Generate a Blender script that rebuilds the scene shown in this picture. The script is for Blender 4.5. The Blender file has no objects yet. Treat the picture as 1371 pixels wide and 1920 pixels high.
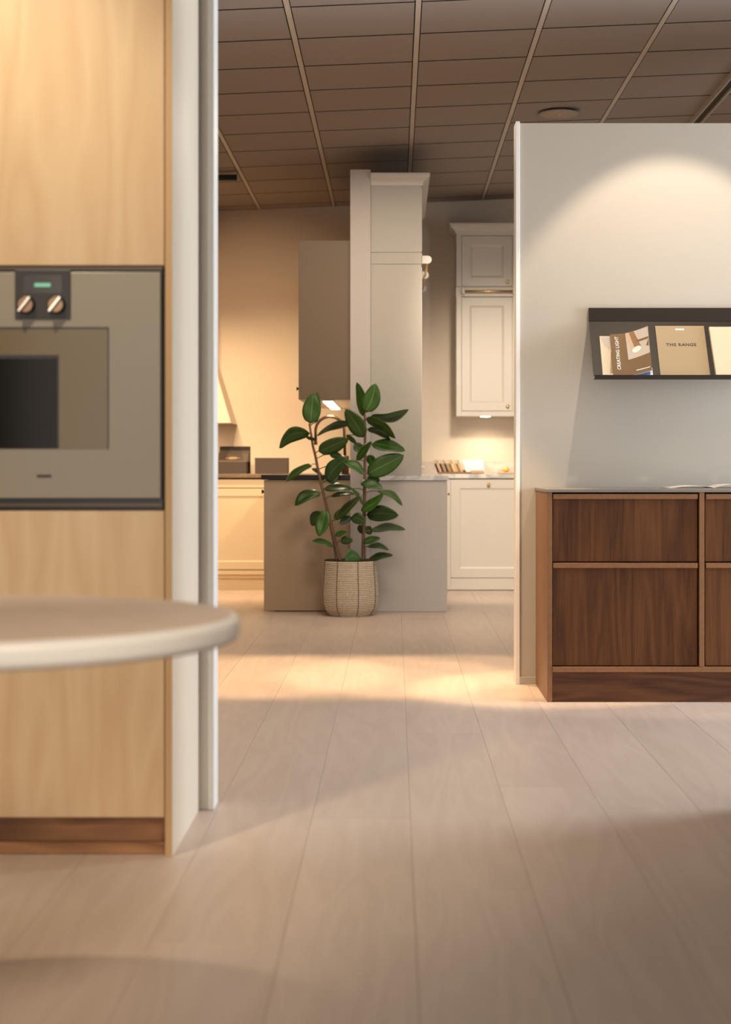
import bpy, bmesh, math, random
from mathutils import Vector, Matrix
random.seed(7)
S = bpy.context.scene
COL = S.collection
R = math.radians

# ------------------------------------------------------------------ camera
F, VX, VY, H = 3200.0, 740.0, 872.0, 1.0      # focal length in pixels, vanishing point, eye height (m)
cd = bpy.data.cameras.new('camera'); cam = bpy.data.objects.new('camera', cd); COL.objects.link(cam)
cam.location = (0, 0, H); cam.rotation_euler = (R(90), 0, 0)
cd.sensor_fit = 'VERTICAL'; cd.sensor_height = 36; cd.sensor_width = 36*1371/1920
cd.lens = 36*F/1920
cd.shift_x = -(VX-685.5)/1920; cd.shift_y = -(960-VY)/1920
cd.clip_start = .05; cd.clip_end = 60
cd.dof.use_dof = True; cd.dof.focus_distance = 8.2; cd.dof.aperture_fstop = 3.1
S.camera = cam

# ------------------------------------------------------------------ world, colour, exposure
w = bpy.data.worlds.new('world'); S.world = w; w.use_nodes = True
bg = w.node_tree.nodes['Background']; bg.inputs[0].default_value = (.75, .85, 1, 1); bg.inputs[1].default_value = .6
S.view_settings.view_transform = 'Standard'; S.view_settings.look = 'None'
S.view_settings.gamma = 1; S.view_settings.use_curve_mapping = False
S.view_settings.exposure = 0.24
S.cycles.use_denoising = True
S.cycles.max_bounces = 8; S.cycles.diffuse_bounces = 5; S.cycles.glossy_bounces = 4
S.cycles.sample_clamp_indirect = 6

WARM = (1, .70, .40); SOFT = (1, .84, .66); DAY = (.80, .90, 1)
def aim(o, to):
    o.rotation_euler = (Vector(to)-o.location).to_track_quat('-Z', 'Y').to_euler()
def area(name, loc, to, sx, sy, e, c):
    l = bpy.data.lights.new(name, 'AREA'); l.shape = 'RECTANGLE'; l.size = sx; l.size_y = sy; l.energy = e; l.color = c
    o = bpy.data.objects.new(name, l); COL.objects.link(o); o.location = loc; aim(o, to); return o
def spot(name, loc, to, e, ang, blend, c, r=.04):
    l = bpy.data.lights.new(name, 'SPOT'); l.energy = e; l.color = c; l.spot_size = R(ang); l.spot_blend = blend; l.shadow_soft_size = r
    o = bpy.data.objects.new(name, l); COL.objects.link(o); o.location = loc; aim(o, to); return o
# daylight through the right-hand window, plus a warm fill added behind the camera
area('daylight_right', (4.8, 6.6, 1.35), (-.5, 4.5, .8), 1.5, 1.9, 225, DAY)
area('front_fill', (-1.2, -2.7, 1.7), (-.9, 4, 1.3), 2.6, 2.4, 62, (1, .86, .70))
# ceiling spots and added fills
spot('wall_spot', (1.25, 6.9, 3.05), (1.25, 7.795, 1.12), 76, 62, .30, SOFT, .02)
spot('wall_spot', (-1.35, 6.77, 3.05), (1.3, 7.8, .9), 12, 46, .5, SOFT, .03)
spot('sideboard_spot', (-.3, 7.0, 3.05), (.62, 7.6, .15), 300, 25, .5, WARM, .03)
for sx_ in (-.85, -.3, .3):
    spot('aisle_spot', (sx_, 8.1, 3.05), (sx_, 8.12, 0), 200, 36, .45, WARM, .03)
spot('cabinet_spot', (-1.15, 3.2, 2.95), (-1.2, 4.36, 1.15), 104, 82, .8, (1, .82, .58), .06)
for sx_ in (-1.0, -1.8):
    spot('kitchen_spot', (sx_, 12.85, 3.05), (sx_, 13.6, .8), 140, 90, .9, WARM, .05)
spot('kitchen_spot', (-1.5, 11.0, 3.05), (-1.15, 14.2, 1.75), 130, 50, .9, (1, .62, .32), .1)  # added to lift the top of the left back wall
spot('kitchen_spot', (-1.3, 10.8, 3.05), (-1.3, 13.6, .35), 240, 40, .7, WARM, .1)
spot('kitchen_spot', (.9, 10.4, 3.05), (.9, 13.6, .8), 390, 56, .8, SOFT, .15)  # soft fill added to brighten the right rear fronts
spot('kitchen_spot', (1.7, 12.4, 3.05), (.2, 12.5, 1.5), 26, 60, .8, SOFT, .08)  # added to brighten the right-facing dresser edges
spot('kitchen_spot', (.1, 8.3, 3.05), (.0, 11.6, 1.0), 125, 70, .8, SOFT, .5)  # wide soft fill added to brighten the stub wall and end panels
spot('table_fill', (.3, 1.1, 2.2), (-.6, 3.0, .75), 135, 38, .9, SOFT, .25)  # fill added to brighten the table, no fitting hangs here
area('room_fill', (.3, 10.2, 3.0), (.3, 10.2, 0), 3.0, 1.6, 40, SOFT)  # unseen overhead fill added for general brightness at the rear
area('room_fill', (.1, 6.3, 3.0), (.1, 6.3, 0), 2.0, 1.0, 12, SOFT)  # second unseen overhead fill, added nearer the camera

# ------------------------------------------------------------------ helpers
def P(x, y, Y):
    """the real-world point seen at a photo pixel, at depth Y metres"""
    return Vector(((x-VX)*Y/F, Y, H-(y-VY)*Y/F))
def X(x, Y): return (x-VX)*Y/F
def Zz(y, Y): return H-(y-VY)*Y/F

def tag(o, label=None, cat=None, group=None, kind=None):
    if label: o['label'] = label
    if cat: o['category'] = cat
    if group: o['group'] = group
    if kind: o['kind'] = kind
    return o
def thing(name, label, cat, loc, group=None):
    o = bpy.data.objects.new(name, None); COL.objects.link(o); o.location = loc; o.empty_display_size = .05
    return tag(o, label, cat, group)
def root_loc(p):
    while p.parent: p = p.parent
    return Vector(p.location)
def obj(name, bm, mats, parent=None, bevel=0, smooth=False, label=None):
    me = bpy.data.meshes.new(name)
    bmesh.ops.recalc_face_normals(bm, faces=bm.faces[:])
    if parent is None:
        xs = [v.co for v in bm.verts]
        o0 = Vector(((min(c.x for c in xs)+max(c.x for c in xs))/2, (min(c.y for c in xs)+max(c.y for c in xs))/2, min(c.z for c in xs)))
    else: o0 = root_loc(parent)
    for v in bm.verts: v.co -= o0
    bm.to_mesh(me); bm.free()
    o = bpy.data.objects.new(name, me); COL.objects.link(o)
    for m in (mats if isinstance(mats, (list, tuple)) else [mats]): me.materials.append(m)
    if parent: o.parent = parent
    else: o.location = o0
    if smooth:
        for p in me.polygons: p.use_smooth = True
    if bevel:
        b = o.modifiers.new('bevel', 'BEVEL'); b.width = bevel; b.segments = 2; b.limit_method = 'ANGLE'; b.angle_limit = R(40)
    if label: o['label'] = label
    return o
def NB(): return bmesh.new()
def box(bm, x0, x1, y0, y1, z0, z1, mi=0):
    vs = [bm.verts.new((x, y, z)) for x in (x0, x1) for y in (y0, y1) for z in (z0, z1)]
    for f in ((0,1,3,2),(4,6,7,5),(0,4,5,1),(2,3,7,6),(0,2,6,4),(1,5,7,3)):
        bm.faces.new([vs[i] for i in f]).material_index = mi
    return bm
def B(*a): return box(NB(), *a)
def prism(bm, pts, d, mi=0):
    """closed polygon pts (Vectors) extruded along vector d"""
    a = [bm.verts.new(p) for p in pts]; b = [bm.verts.new(Vector(p)+d) for p in pts]
    n = len(a)
    bm.faces.new(a).material_index = mi; bm.faces.new(b[::-1]).material_index = mi
    for i in range(n): bm.faces.new((a[i], b[i], b[(i+1) % n], a[(i+1) % n])).material_index = mi
    return bm
def lathe(bm, prof, c, seg=32, mi=0, axis='z'):
    rings = []
    for r, z in prof:
        ring = []
        for k in range(seg):
            a = 2*math.pi*k/seg
            if axis == 'z': p = (c[0]+r*math.cos(a), c[1]+r*math.sin(a), c[2]+z)
            elif axis == 'y': p = (c[0]+r*math.cos(a), c[1]+z, c[2]+r*math.sin(a))
            else: p = (c[0]+z, c[1]+r*math.cos(a), c[2]+r*math.sin(a))
            ring.append(bm.verts.new(p))
        rings.append(ring)
    for a, b in zip(rings, rings[1:]):
        for k in range(seg): bm.faces.new((a[k], a[(k+1) % seg], b[(k+1) % seg], b[k])).material_index = mi
    bm.faces.new(rings[0][::-1]).material_index = mi; bm.faces.new(rings[-1]).material_index = mi
    return bm
def tube(bm, pts, rad, seg=8, mi=0):
    pts = [Vector(p) for p in pts]; n = len(pts); rings = []
    up = Vector((0, 1, 0))
    for i, p in enumerate(pts):
        t = (pts[min(i+1, n-1)]-pts[max(i-1, 0)]).normalized()
        if abs(t.dot(up)) > .95: up = Vector((1, 0, 0))
        a = t.cross(up).normalized(); b = t.cross(a)
        r = rad[i] if isinstance(rad, (list, tuple)) else rad
        rings.append([bm.verts.new(p+a*r*math.cos(2*math.pi*k/seg)+b*r*math.sin(2*math.pi*k/seg)) for k in range(seg)])
    for a, b in zip(rings, rings[1:]):
        for k in range(seg): bm.faces.new((a[k], a[(k+1) % seg], b[(k+1) % seg], b[k])).material_index = mi
    bm.faces.new(rings[0][::-1]).material_index = mi; bm.faces.new(rings[-1]).material_index = mi
    return bm
def sweep(bm, prof, path, mi=0):
    """profile [(out, up)] swept along a mitred path of (x, y, dx, dy) = corner point and outward mitre direction, at height z"""
    rings = [[bm.verts.new((x+dx*o, y+dy*o, z+u)) for o, u in prof] for x, y, z, dx, dy in path]
    n = len(prof)
    for a, b in zip(rings, rings[1:]):
        for k in range(n): bm.faces.new((a[k], a[(k+1) % n], b[(k+1) % n], b[k])).material_index = mi
    bm.faces.new(rings[0]).material_index = mi; bm.faces.new(rings[-1][::-1]).material_index = mi
    return bm
def text(name, s, fit, mat, m, parent, bold=0, spacing=1.0, label=None, tall=1.0):
    """lettering as a thin mesh: m maps text plane (x right, y up, z out) to the world"""
    c = bpy.data.curves.new(name, 'FONT'); c.body = s; c.size = 1; c.align_x = 'CENTER'; c.align_y = 'CENTER'
    c.offset = bold; c.extrude = .01; c.space_character = spacing; c.resolution_u = 3
    t = bpy.data.objects.new(name+'_src', c); COL.objects.link(t)
    dg = bpy.context.evaluated_depsgraph_get(); me = bpy.data.meshes.new_from_object(t.evaluated_get(dg))
    bpy.data.objects.remove(t); bpy.data.curves.remove(c)
    xs = [v.co.x for v in me.vertices]; k = fit/(max(xs)-min(xs))
    me.transform(Matrix.Diagonal((k, k*tall, .0004/.01, 1)))
    me.transform(Matrix.Translation(-root_loc(parent)) @ m); me.materials.clear(); me.materials.append(mat)
    o = bpy.data.objects.new(name, me); COL.objects.link(o); o.parent = parent
    if label: o['label'] = label
    return o

# ------------------------------------------------------------------ materials
class NT:
    def __init__(s, name):
        s.m = bpy.data.materials.new(name); s.m.use_nodes = True; s.t = s.m.node_tree; s.b = s.t.nodes['Principled BSDF']
    def n(s, typ, **k):
        nd = s.t.nodes.new(typ)
        for a, v in k.items():
            if a.startswith('i_'): nd.inputs[a[2:].replace('_', ' ')].default_value = v
            else: setattr(nd, a, v)
        return nd
    def l(s, a, b): s.t.links.new(a, b)
def rgb(c): return (c[0], c[1], c[2], 1)
def plain(name, c, rough=.5, metal=0, bump=0, bscale=200, var=0, spec=.5, coat=0, emit=None, es=0):
    q = NT(name); b = q.b
    b.inputs['Base Color'].default_value = rgb(c); b.inputs['Roughness'].default_value = rough; b.inputs['Metallic'].default_value = metal
    b.inputs['Specular IOR Level'].default_value = spec; b.inputs['Coat Weight'].default_value = coat
    if emit: b.inputs['Emission Color'].default_value = rgb(emit); b.inputs['Emission Strength'].default_value = es
    if bump or var:
        g = q.n('ShaderNodeNewGeometry'); nz = q.n('ShaderNodeTexNoise', i_Scale=bscale, i_Detail=3.0); q.l(g.outputs['Position'], nz.inputs['Vector'])
        if bump:
            bp = q.n('ShaderNodeBump', i_Strength=bump, i_Distance=.002); q.l(nz.outputs['Fac'], bp.inputs['Height']); q.l(bp.outputs['Normal'], b.inputs['Normal'])
        if var:
            r = q.n('ShaderNodeValToRGB'); r.color_ramp.elements[0].color = rgb([k*(1-var) for k in c]); r.color_ramp.elements[1].color = rgb([min(1, k*(1+var)) for k in c])
            r.color_ramp.elements[0].position = .3; r.color_ramp.elements[1].position = .7
            q.l(nz.outputs['Fac'], r.inputs['Fac']); q.l(r.outputs['Color'], b.inputs['Base Color'])
    return q.m
def wood(name, c0, c1, axis, scale=1.0, rough=.45, contrast=1.0, cathedral=.5, rnd=.0, bump=.08, stretch=14, fine=.35):
    """grain running along an axis, in world metres; every object gets its own offset and tone"""
    q = NT(name); b = q.b
    g = q.n('ShaderNodeNewGeometry'); oi = q.n('ShaderNodeObjectInfo')
    sc = q.n('ShaderNodeVectorMath', operation='SCALE'); sc.inputs[0].default_value = (37, 53, 71); q.l(oi.outputs['Random'], sc.inputs['Scale'])
    ad = q.n('ShaderNodeVectorMath', operation='ADD'); q.l(g.outputs['Position'], ad.inputs[0]); q.l(sc.outputs[0], ad.inputs[1])
    mp = q.n('ShaderNodeMapping'); v = [6*scale]*3; v['xyz'.index(axis)] = 6*scale/stretch; mp.inputs['Scale'].default_value = v
    q.l(ad.outputs[0], mp.inputs['Vector'])
    n1 = q.n('ShaderNodeTexNoise', i_Scale=1.0, i_Detail=2.0, i_Roughness=.5, i_Distortion=.3); q.l(mp.outputs[0], n1.inputs['Vector'])
    mu = q.n('ShaderNodeMath', operation='MULTIPLY'); mu.inputs[1].default_value = 7.0; q.l(n1.outputs['Fac'], mu.inputs[0])
    fr = q.n('ShaderNodeMath', operation='PINGPONG'); fr.inputs[1].default_value = .5; q.l(mu.outputs[0], fr.inputs[0])
    mp2 = q.n('ShaderNodeMapping'); v2 = [170*scale]*3; v2['xyz'.index(axis)] = 5*scale; mp2.inputs['Scale'].default_value = v2
    q.l(ad.outputs[0], mp2.inputs['Vector'])
    n2 = q.n('ShaderNodeTexNoise', i_Scale=1.0, i_Detail=4.0); q.l(mp2.outputs[0], n2.inputs['Vector'])
    n3 = q.n('ShaderNodeTexNoise', i_Scale=.45, i_Detail=1.0); q.l(mp.outputs[0], n3.inputs['Vector'])
    def lin(src, k, prev=None, off=0.0):
        m = q.n('ShaderNodeMath', operation='MULTIPLY_ADD'); m.inputs[1].default_value = k; q.l(src, m.inputs[0])
        if prev is None: m.inputs[2].default_value = off
        else: q.l(prev, m.inputs[2])
        return m.outputs[0]
    s = lin(fr.outputs[0], 2*cathedral, None, .5-.5*cathedral-.5*fine-.5*.6-.5*rnd)
    s = lin(n2.outputs['Fac'], fine, s); s = lin(n3.outputs['Fac'], .6, s); s = lin(oi.outputs['Random'], rnd, s)
    rp = q.n('ShaderNodeValToRGB'); e = rp.color_ramp.elements
    mid = .5; e[0].position = max(0, mid-.45/contrast); e[1].position = min(1, mid+.45/contrast)
    e[0].color = rgb(c0); e[1].color = rgb(c1)
    q.l(s, rp.inputs['Fac']); q.l(rp.outputs['Color'], b.inputs['Base Color'])
    b.inputs['Roughness'].default_value = rough
    if 'stained' in name: b.inputs['Specular IOR Level'].default_value = .22
    bp = q.n('ShaderNodeBump', i_Strength=bump, i_Distance=.002); q.l(n2.outputs['Fac'], bp.inputs['Height']); q.l(bp.outputs['Normal'], b.inputs['Normal'])
    return q.m
def stone(name, c0, c1, vein, scale=6, rough=.25, speck=0):
    q = NT(name); b = q.b; g = q.n('ShaderNodeNewGeometry')
    n = q.n('ShaderNodeTexNoise', i_Scale=scale, i_Detail=6.0, i_Distortion=1.2); q.l(g.outputs['Position'], n.inputs['Vector'])
    rp = q.n('ShaderNodeValToRGB'); e = rp.color_ramp.elements; e[0].position = .35; e[1].position = .6; e[0].color = rgb(c0); e[1].color = rgb(c1)
    v = rp.color_ramp.elements.new(.47); v.color = rgb(vein)
    if speck:
        n2 = q.n('ShaderNodeTexNoise', i_Scale=speck, i_Detail=2.0); q.l(g.outputs['Position'], n2.inputs['Vector']); q.l(n2.outputs['Fac'], rp.inputs['Fac'])
    else: q.l(n.outputs['Fac'], rp.inputs['Fac'])
    q.l(rp.outputs['Color'], b.inputs['Base Color']); b.inputs['Roughness'].default_value = rough
    return q.m

M = {}
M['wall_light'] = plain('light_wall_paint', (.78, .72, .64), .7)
M['wall'] = plain('wall_paint', (.465, .42, .36), .75, bump=.05, bscale=350)
M['wall_back'] = plain('back_wall_paint', (.66, .57, .47), .75, bump=.05, bscale=350)
M['trim'] = plain('white_trim', (.84, .83, .80), .45)
M['floor'] = wood('pale_oak_floor', (.535, .415, .345), (.73, .60, .51), 'y', 1.0, .40, .9, .22, .16, .04, 9, .3)
M['joint'] = plain('floor_joint', (.36, .26, .19), .9)
M['tile_edge_shade'] = plain('ceiling_tile_edge_shade', (.02, .017, .016), .95)  # near-black edge colour stands in for shade in the tile reveals
M['tile'] = plain('ceiling_tile', (.31, .26, .225), .9, bump=.3, bscale=500, var=.06)
M['slab'] = plain('ceiling_void', (.012, .011, .010), .95)
M['rail'] = plain('ceiling_rail', (.50, .44, .37), .5, .0)
M['birch'] = wood('birch_veneer', (.69, .475, .275), (.80, .61, .385), 'z', .9, .42, 1.15, .5, .05, .03, 7, .15)
M['birch_edge'] = plain('birch_edge', (.62, .40, .20), .5)
M['birch_side'] = plain('birch_side', (.80, .69, .54), .45)
M['plinth_wood'] = wood('plinth_wood', (.20, .085, .035), (.46, .23, .10), 'x', 1.3, .5, 1.4, .6, 0, .05, 6, .2)
M['walnut'] = wood('stained_oak_upright', (.042, .0145, .005), (.185, .073, .027), 'z', 1.3, .40, 1.25, .25, .1, .12, 14, .55)
M['walnut_x'] = wood('stained_oak_flat', (.050, .019, .010), (.16, .068, .032), 'x', 1.6, .42, 1.1, .4, .05, .12, 12, .6)
M['walnut_edge'] = plain('stained_oak_edge', (.24, .108, .042), .42, var=.1, bscale=60)
M['steel'] = plain('oven_grey_glass', (.33, .295, .24), .28, 0, spec=.3)
M['frame'] = plain('oven_frame_black', (.012, .011, .012), .35)
M['frame2'] = plain('oven_frame_bronze', (.10, .075, .06), .35, .6)
M['window'] = plain('oven_window_glass', (.19, .145, .085), .15, 0, spec=.25)
M['reflection'] = plain('oven_dark_reflection', (.008, .007, .007), .12, spec=.12)
M['panel'] = plain('control_panel', (.032, .030, .029), .4)
M['display'] = plain('display_black', (.012, .011, .009), .2)
M['led'] = plain('display_green', (.12, .32, .22), .4, emit=(.25, .62, .42), es=.45)
M['ledd'] = plain('display_dim', (.06, .06, .055), .4)
M['chrome'] = plain('chrome', (.78, .70, .62), .16, 1)
M['chromed'] = plain('knob_bronze', (.22, .15, .10), .25, 1)
M['table'] = plain('table_top', (.74, .59, .48), .5, var=.05, bscale=8)
M['table_edge'] = plain('table_edge', (.90, .87, .82), .4)
M['taupe'] = plain('taupe_paint', (.47, .345, .23), .5)
M['taupe_dark'] = plain('dark_taupe', (.18, .122, .072), .5)  # darker than the taupe of the base cabinet
M['greige'] = plain('greige_paint', (.46, .425, .365), .5)
M['greige_panel'] = plain('greige_panel_paint', (.55, .505, .46), .5)
M['greige_light'] = plain('light_greige_paint', (.66, .61, .54), .42)
M['cream'] = plain('cream_paint', (.74, .62, .44), .45)
M['darktop'] = plain('dark_counter', (.016, .012, .011), .3)
M['browntop'] = stone('brown_stone', (.14, .10, .07), (.30, .22, .16), (.2, .14, .1), 40, .3, 160)
M['marble'] = stone('white_marble', (.62, .60, .57), (.78, .76, .72), (.50, .49, .47), 5, .25)
M['slate'] = plain('thin_slate_top', (.22, .20, .175), .4)
M['brass'] = plain('brass', (.80, .55, .22), .25, 1)
M['bronze'] = plain('bronze', (.16, .10, .065), .3, .9)
M['knob_dark'] = plain('dark_knob', (.03, .02, .015), .4, .5)
M['black'] = plain('black_metal', (.022, .014, .009), .5, spec=.3)
M['blackbox'] = plain('black_card', (.075, .055, .047), .6)
M['blackin'] = plain('black_card_inside', (.02, .016, .014), .7)
M['lamp'] = plain('lamp_white', (.9, .9, .9), .5, emit=(1, .93, .82), es=9)
M['white'] = plain('white_card', (.82, .82, .80), .6)
M['tan'] = plain('tan_cover', (.40, .30, .185), .75, spec=.2)
M['brown'] = plain('brown_cover', (.20, .125, .065), .75, spec=.15)
M['creamcard'] = plain('cream_card', (.66, .55, .40), .6)
M['ink'] = plain('ink', (.03, .022, .018), .6)
M['photo'] = plain('print_grey', (.55, .48, .41), .7, spec=.15)
M['copper'] = plain('print_copper', (.30, .17, .09), .7, spec=.15)
M['blue'] = plain('print_blue', (.12, .20, .48), .4)
M['paper'] = plain('paper', (.80, .74, .66), .6)
M['tray'] = plain('tray_wood', (.26, .13, .06), .5)
M['kraft'] = plain('kraft_card', (.58, .40, .26), .7)
M['yellow'] = plain('yellow_skin', (.80, .50, .10), .5)
M['soil'] = plain('soil', (.03, .022, .016), .95, bump=1, bscale=120)
M['stem'] = plain('stem_bark', (.20, .115, .065), .6, var=.25, bscale=90, bump=.3)
M['petiole'] = plain('petiole', (.18, .14, .06), .5)
M['stitch'] = plain('stitch', (.10, .065, .035), .7)
M['hood'] = plain('hood_paint', (.60, .50, .42), .6)

def leaf_material():
    q = NT('rubber_leaf'); b = q.b
    uv = q.n('ShaderNodeUVMap'); se = q.n('ShaderNodeSeparateXYZ'); q.l(uv.outputs[0], se.inputs[0])
    su = q.n('ShaderNodeMath', operation='SUBTRACT'); su.inputs[1].default_value = .5; q.l(se.outputs['X'], su.inputs[0])
    ab = q.n('ShaderNodeMath', operation='ABSOLUTE'); q.l(su.outputs[0], ab.inputs[0])
    rp = q.n('ShaderNodeValToRGB'); e = rp.color_ramp.elements
    e[0].position = .0; e[0].color = (.13, .20, .055, 1); e[1].position = .035; e[1].color = (.026, .076, .007, 1)
    q.l(ab.outputs[0], rp.inputs['Fac'])
    oi = q.n('ShaderNodeObjectInfo'); hs = q.n('ShaderNodeHueSaturation'); hs.inputs['Saturation'].default_value = 1.0
    mr = q.n('ShaderNodeMapRange'); mr.inputs['To Min'].default_value = .6; mr.inputs['To Max'].default_value = 1.5
    q.l(oi.outputs['Random'], mr.inputs['Value']); q.l(mr.outputs[0], hs.inputs['Value']); q.l(rp.outputs['Color'], hs.inputs['Color'])
    q.l(hs.outputs['Color'], b.inputs['Base Color'])
    # side veins as fine relief
    my = q.n('ShaderNodeMath', operation='MULTIPLY_ADD'); my.inputs[1].default_value = .45; q.l(ab.outputs[0], my.inputs[0]); q.l(se.outputs['Y'], my.inputs[2])
    sn = q.n('ShaderNodeMath', operation='MULTIPLY'); sn.inputs[1].default_value = 130; q.l(my.outputs[0], sn.inputs[0])
    si = q.n('ShaderNodeMath', operation='SINE'); q.l(sn.outputs[0], si.inputs[0])
    bp = q.n('ShaderNodeBump', i_Strength=.12, i_Distance=.003); q.l(si.outputs[0], bp.inputs['Height']); q.l(bp.outputs['Normal'], b.inputs['Normal'])
    b.inputs['Roughness'].default_value = .32; b.inputs['Specular IOR Level'].default_value = .55
    return q.m
M['leaf'] = leaf_material()
def rope_material():
    q = NT('rope'); b = q.b
    uv = q.n('ShaderNodeUVMap'); g = q.n('ShaderNodeNewGeometry'); se = q.n('ShaderNodeSeparateXYZ'); q.l(g.outputs['Position'], se.inputs[0])
    nz = q.n('ShaderNodeTexNoise', i_Scale=90.0, i_Detail=3.0); q.l(g.outputs['Position'], nz.inputs['Vector'])
    rp = q.n('ShaderNodeValToRGB'); e = rp.color_ramp.elements; e[0].position = .3; e[1].position = .7; e[0].color = (.60, .50, .37, 1); e[1].color = (.80, .70, .55, 1)
    q.l(nz.outputs['Fac'], rp.inputs['Fac']); q.l(rp.outputs['Color'], b.inputs['Base Color']); b.inputs['Roughness'].default_value = .85
    bp = q.n('ShaderNodeBump', i_Strength=.5, i_Distance=.002); q.l(nz.outputs['Fac'], bp.inputs['Height']); q.l(bp.outputs['Normal'], b.inputs['Normal'])
    return q.m
M['rope'] = rope_material()

# ------------------------------------------------------------------ setting: floor, walls, ceiling
YB = 14.18                      # back wall
TILT, HC = .042, 3.17           # the ceiling climbs to the right
def ceil_z(x): return HC+TILT*x
XL, XR, YF = -3.6, 4.9, -3.0
fl = obj('floor', B(XL, XR, YF, YB+.1, -.12, -.012), M['joint']); tag(fl, kind='structure')
PW, P0 = .2798, .0453
plank_mesh = {}
def plank(x0, y0, y1):
    L = round(y1-y0, 3)
    if L not in plank_mesh:
        bm = NB(); e = .0008; w, l, h = PW-.0006, L-.0006, .012
        lo = [bm.verts.new(p) for p in ((0,0,0),(w,0,0),(w,l,0),(0,l,0))]
        md = [bm.verts.new(p) for p in ((0,0,h-.0006),(w,0,h-.0006),(w,l,h-.0006),(0,l,h-.0006))]
        tp = [bm.verts.new(p) for p in ((e,e,h),(w-e,e,h),(w-e,l-e,h),(e,l-e,h))]
        bm.faces.new(lo[::-1]); bm.faces.new(tp)
        for a, b in ((lo, md), (md, tp)):
            for i in range(4): bm.faces.new((a[i], a[(i+1) % 4], b[(i+1) % 4], b[i]))
        me = bpy.data.meshes.new('plank'); bm.to_mesh(me); bm.free(); me.materials.append(M['floor']); plank_mesh[L] = me
    o = bpy.data.objects.new('plank', plank_mesh[L]); COL.objects.link(o); o.parent = fl
    o.location = Vector((x0, y0, -.012))-fl.location
PL = 2.33
joints = {0: 4.02, -1: 7.17, -3: 9.55, 1: 5.3, 2: 7.3, 3: 4.8, -2: 5.9}
for k in range(-12, 16):
    x0 = P0+PW*k
    ph = joints.get(k, 2+random.random()*PL)
    ys = [YF+.02]; y = ph-PL*math.floor((ph-YF-.02)/PL)
    if y-ys[0] < .15: y += PL
    while y < YB: ys.append(y); y += PL
    ys.append(YB+.05)
    for a, b in zip(ys, ys[1:]):
        if b > 1.2: plank(x0, a, b)

tag(obj('wall_back', B(XL, XR, YB, YB+.12, 0, 3.6), M['wall_back']), kind='structure')
tag(obj('wall_left', B(XL-.1, XL, YF, YB+.12, 0, 3.6), M['wall']), kind='structure')
# the shop front behind the photographer and the right-hand wall, each with a window
bm = NB(); box(bm, XL, -2.0, YF-.1, YF, 0, 3.6); box(bm, 3.2, XR, YF-.1, YF, 0, 3.6); box(bm, -2.0, 3.2, YF-.1, YF, 0, .4); box(bm, -2.0, 3.2, YF-.1, YF, 2.95, 3.6)
tag(obj('wall_front', bm, M['wall']), kind='structure')
bm = NB(); box(bm, XR, XR+.1, YF, 5.7, 0, 3.6); box(bm, XR, XR+.1, 7.5, YB+.12, 0, 3.6); box(bm, XR, XR+.1, 5.7, 7.5, 0, .3); box(bm, XR, XR+.1, 5.7, 7.5, 2.5, 3.6)
tag(obj('wall_right', bm, M['wall']), kind='structure')

ce = bpy.data.objects.new('ceiling', None); COL.objects.link(ce); ce.location = (0, 0, HC); tag(ce, kind='structure')
def tilted(o, x, y, dz=0):
    o.parent = ce; o.location = (x, y, TILT*x+dz); o.rotation_euler = (0, -math.atan(TILT), 0)
bm = B(XL-.5, XR+.5, YF-.2, YB+.2, .03, .12); me = bpy.data.meshes.new('ceiling_slab'); bm.to_mesh(me); bm.free(); me.materials.append(M['slab'])
o = bpy.data.objects.new('ceiling_slab', me); COL.objects.link(o); tilted(o, 0, 0)
bm = B(XL-.5, XR+.5, YF-.2, 6.22, .0, .028); me = bpy.data.meshes.new('ceiling_board'); bm.to_mesh(me); bm.free(); me.materials.append(M['tile'])
o = bpy.data.objects.new('ceiling_board', me); COL.objects.link(o); tilted(o, 0, 0)
TX, TY, X0, Y0 = .6165, .594, .113, 8.602
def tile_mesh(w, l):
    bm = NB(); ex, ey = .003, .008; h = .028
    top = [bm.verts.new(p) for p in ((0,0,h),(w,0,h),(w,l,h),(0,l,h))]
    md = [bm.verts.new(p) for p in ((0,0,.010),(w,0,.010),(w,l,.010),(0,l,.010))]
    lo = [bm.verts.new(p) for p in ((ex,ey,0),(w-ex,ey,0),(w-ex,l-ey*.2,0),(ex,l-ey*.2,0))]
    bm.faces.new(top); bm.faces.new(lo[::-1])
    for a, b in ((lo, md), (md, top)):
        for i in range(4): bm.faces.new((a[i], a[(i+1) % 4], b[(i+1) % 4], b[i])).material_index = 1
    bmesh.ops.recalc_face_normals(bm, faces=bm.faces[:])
    me = bpy.data.meshes.new('ceiling_tile'); bm.to_mesh(me); bm.free(); me.materials.append(M['tile']); me.materials.append(M['tile_edge_shade']); return me
RW = .026
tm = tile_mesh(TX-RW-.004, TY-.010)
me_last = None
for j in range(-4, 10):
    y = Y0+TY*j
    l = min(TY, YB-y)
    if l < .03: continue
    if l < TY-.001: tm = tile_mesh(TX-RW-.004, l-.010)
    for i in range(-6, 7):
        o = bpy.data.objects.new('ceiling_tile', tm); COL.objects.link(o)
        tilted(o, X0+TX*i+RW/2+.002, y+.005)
bm = B(-RW/2, RW/2, Y0-4*TY, YB, 0, .020); rm = bpy.data.meshes.new('ceiling_rail'); bm.to_mesh(rm); bm.free(); rm.materials.append(M['rail'])
TRACK_I = 3
for i in range(-6, 8):
    if i == TRACK_I: continue
    o = bpy.data.objects.new('ceiling_rail', rm); COL.objects.link(o); tilted(o, X0+TX*i, 0, -.002)
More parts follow.
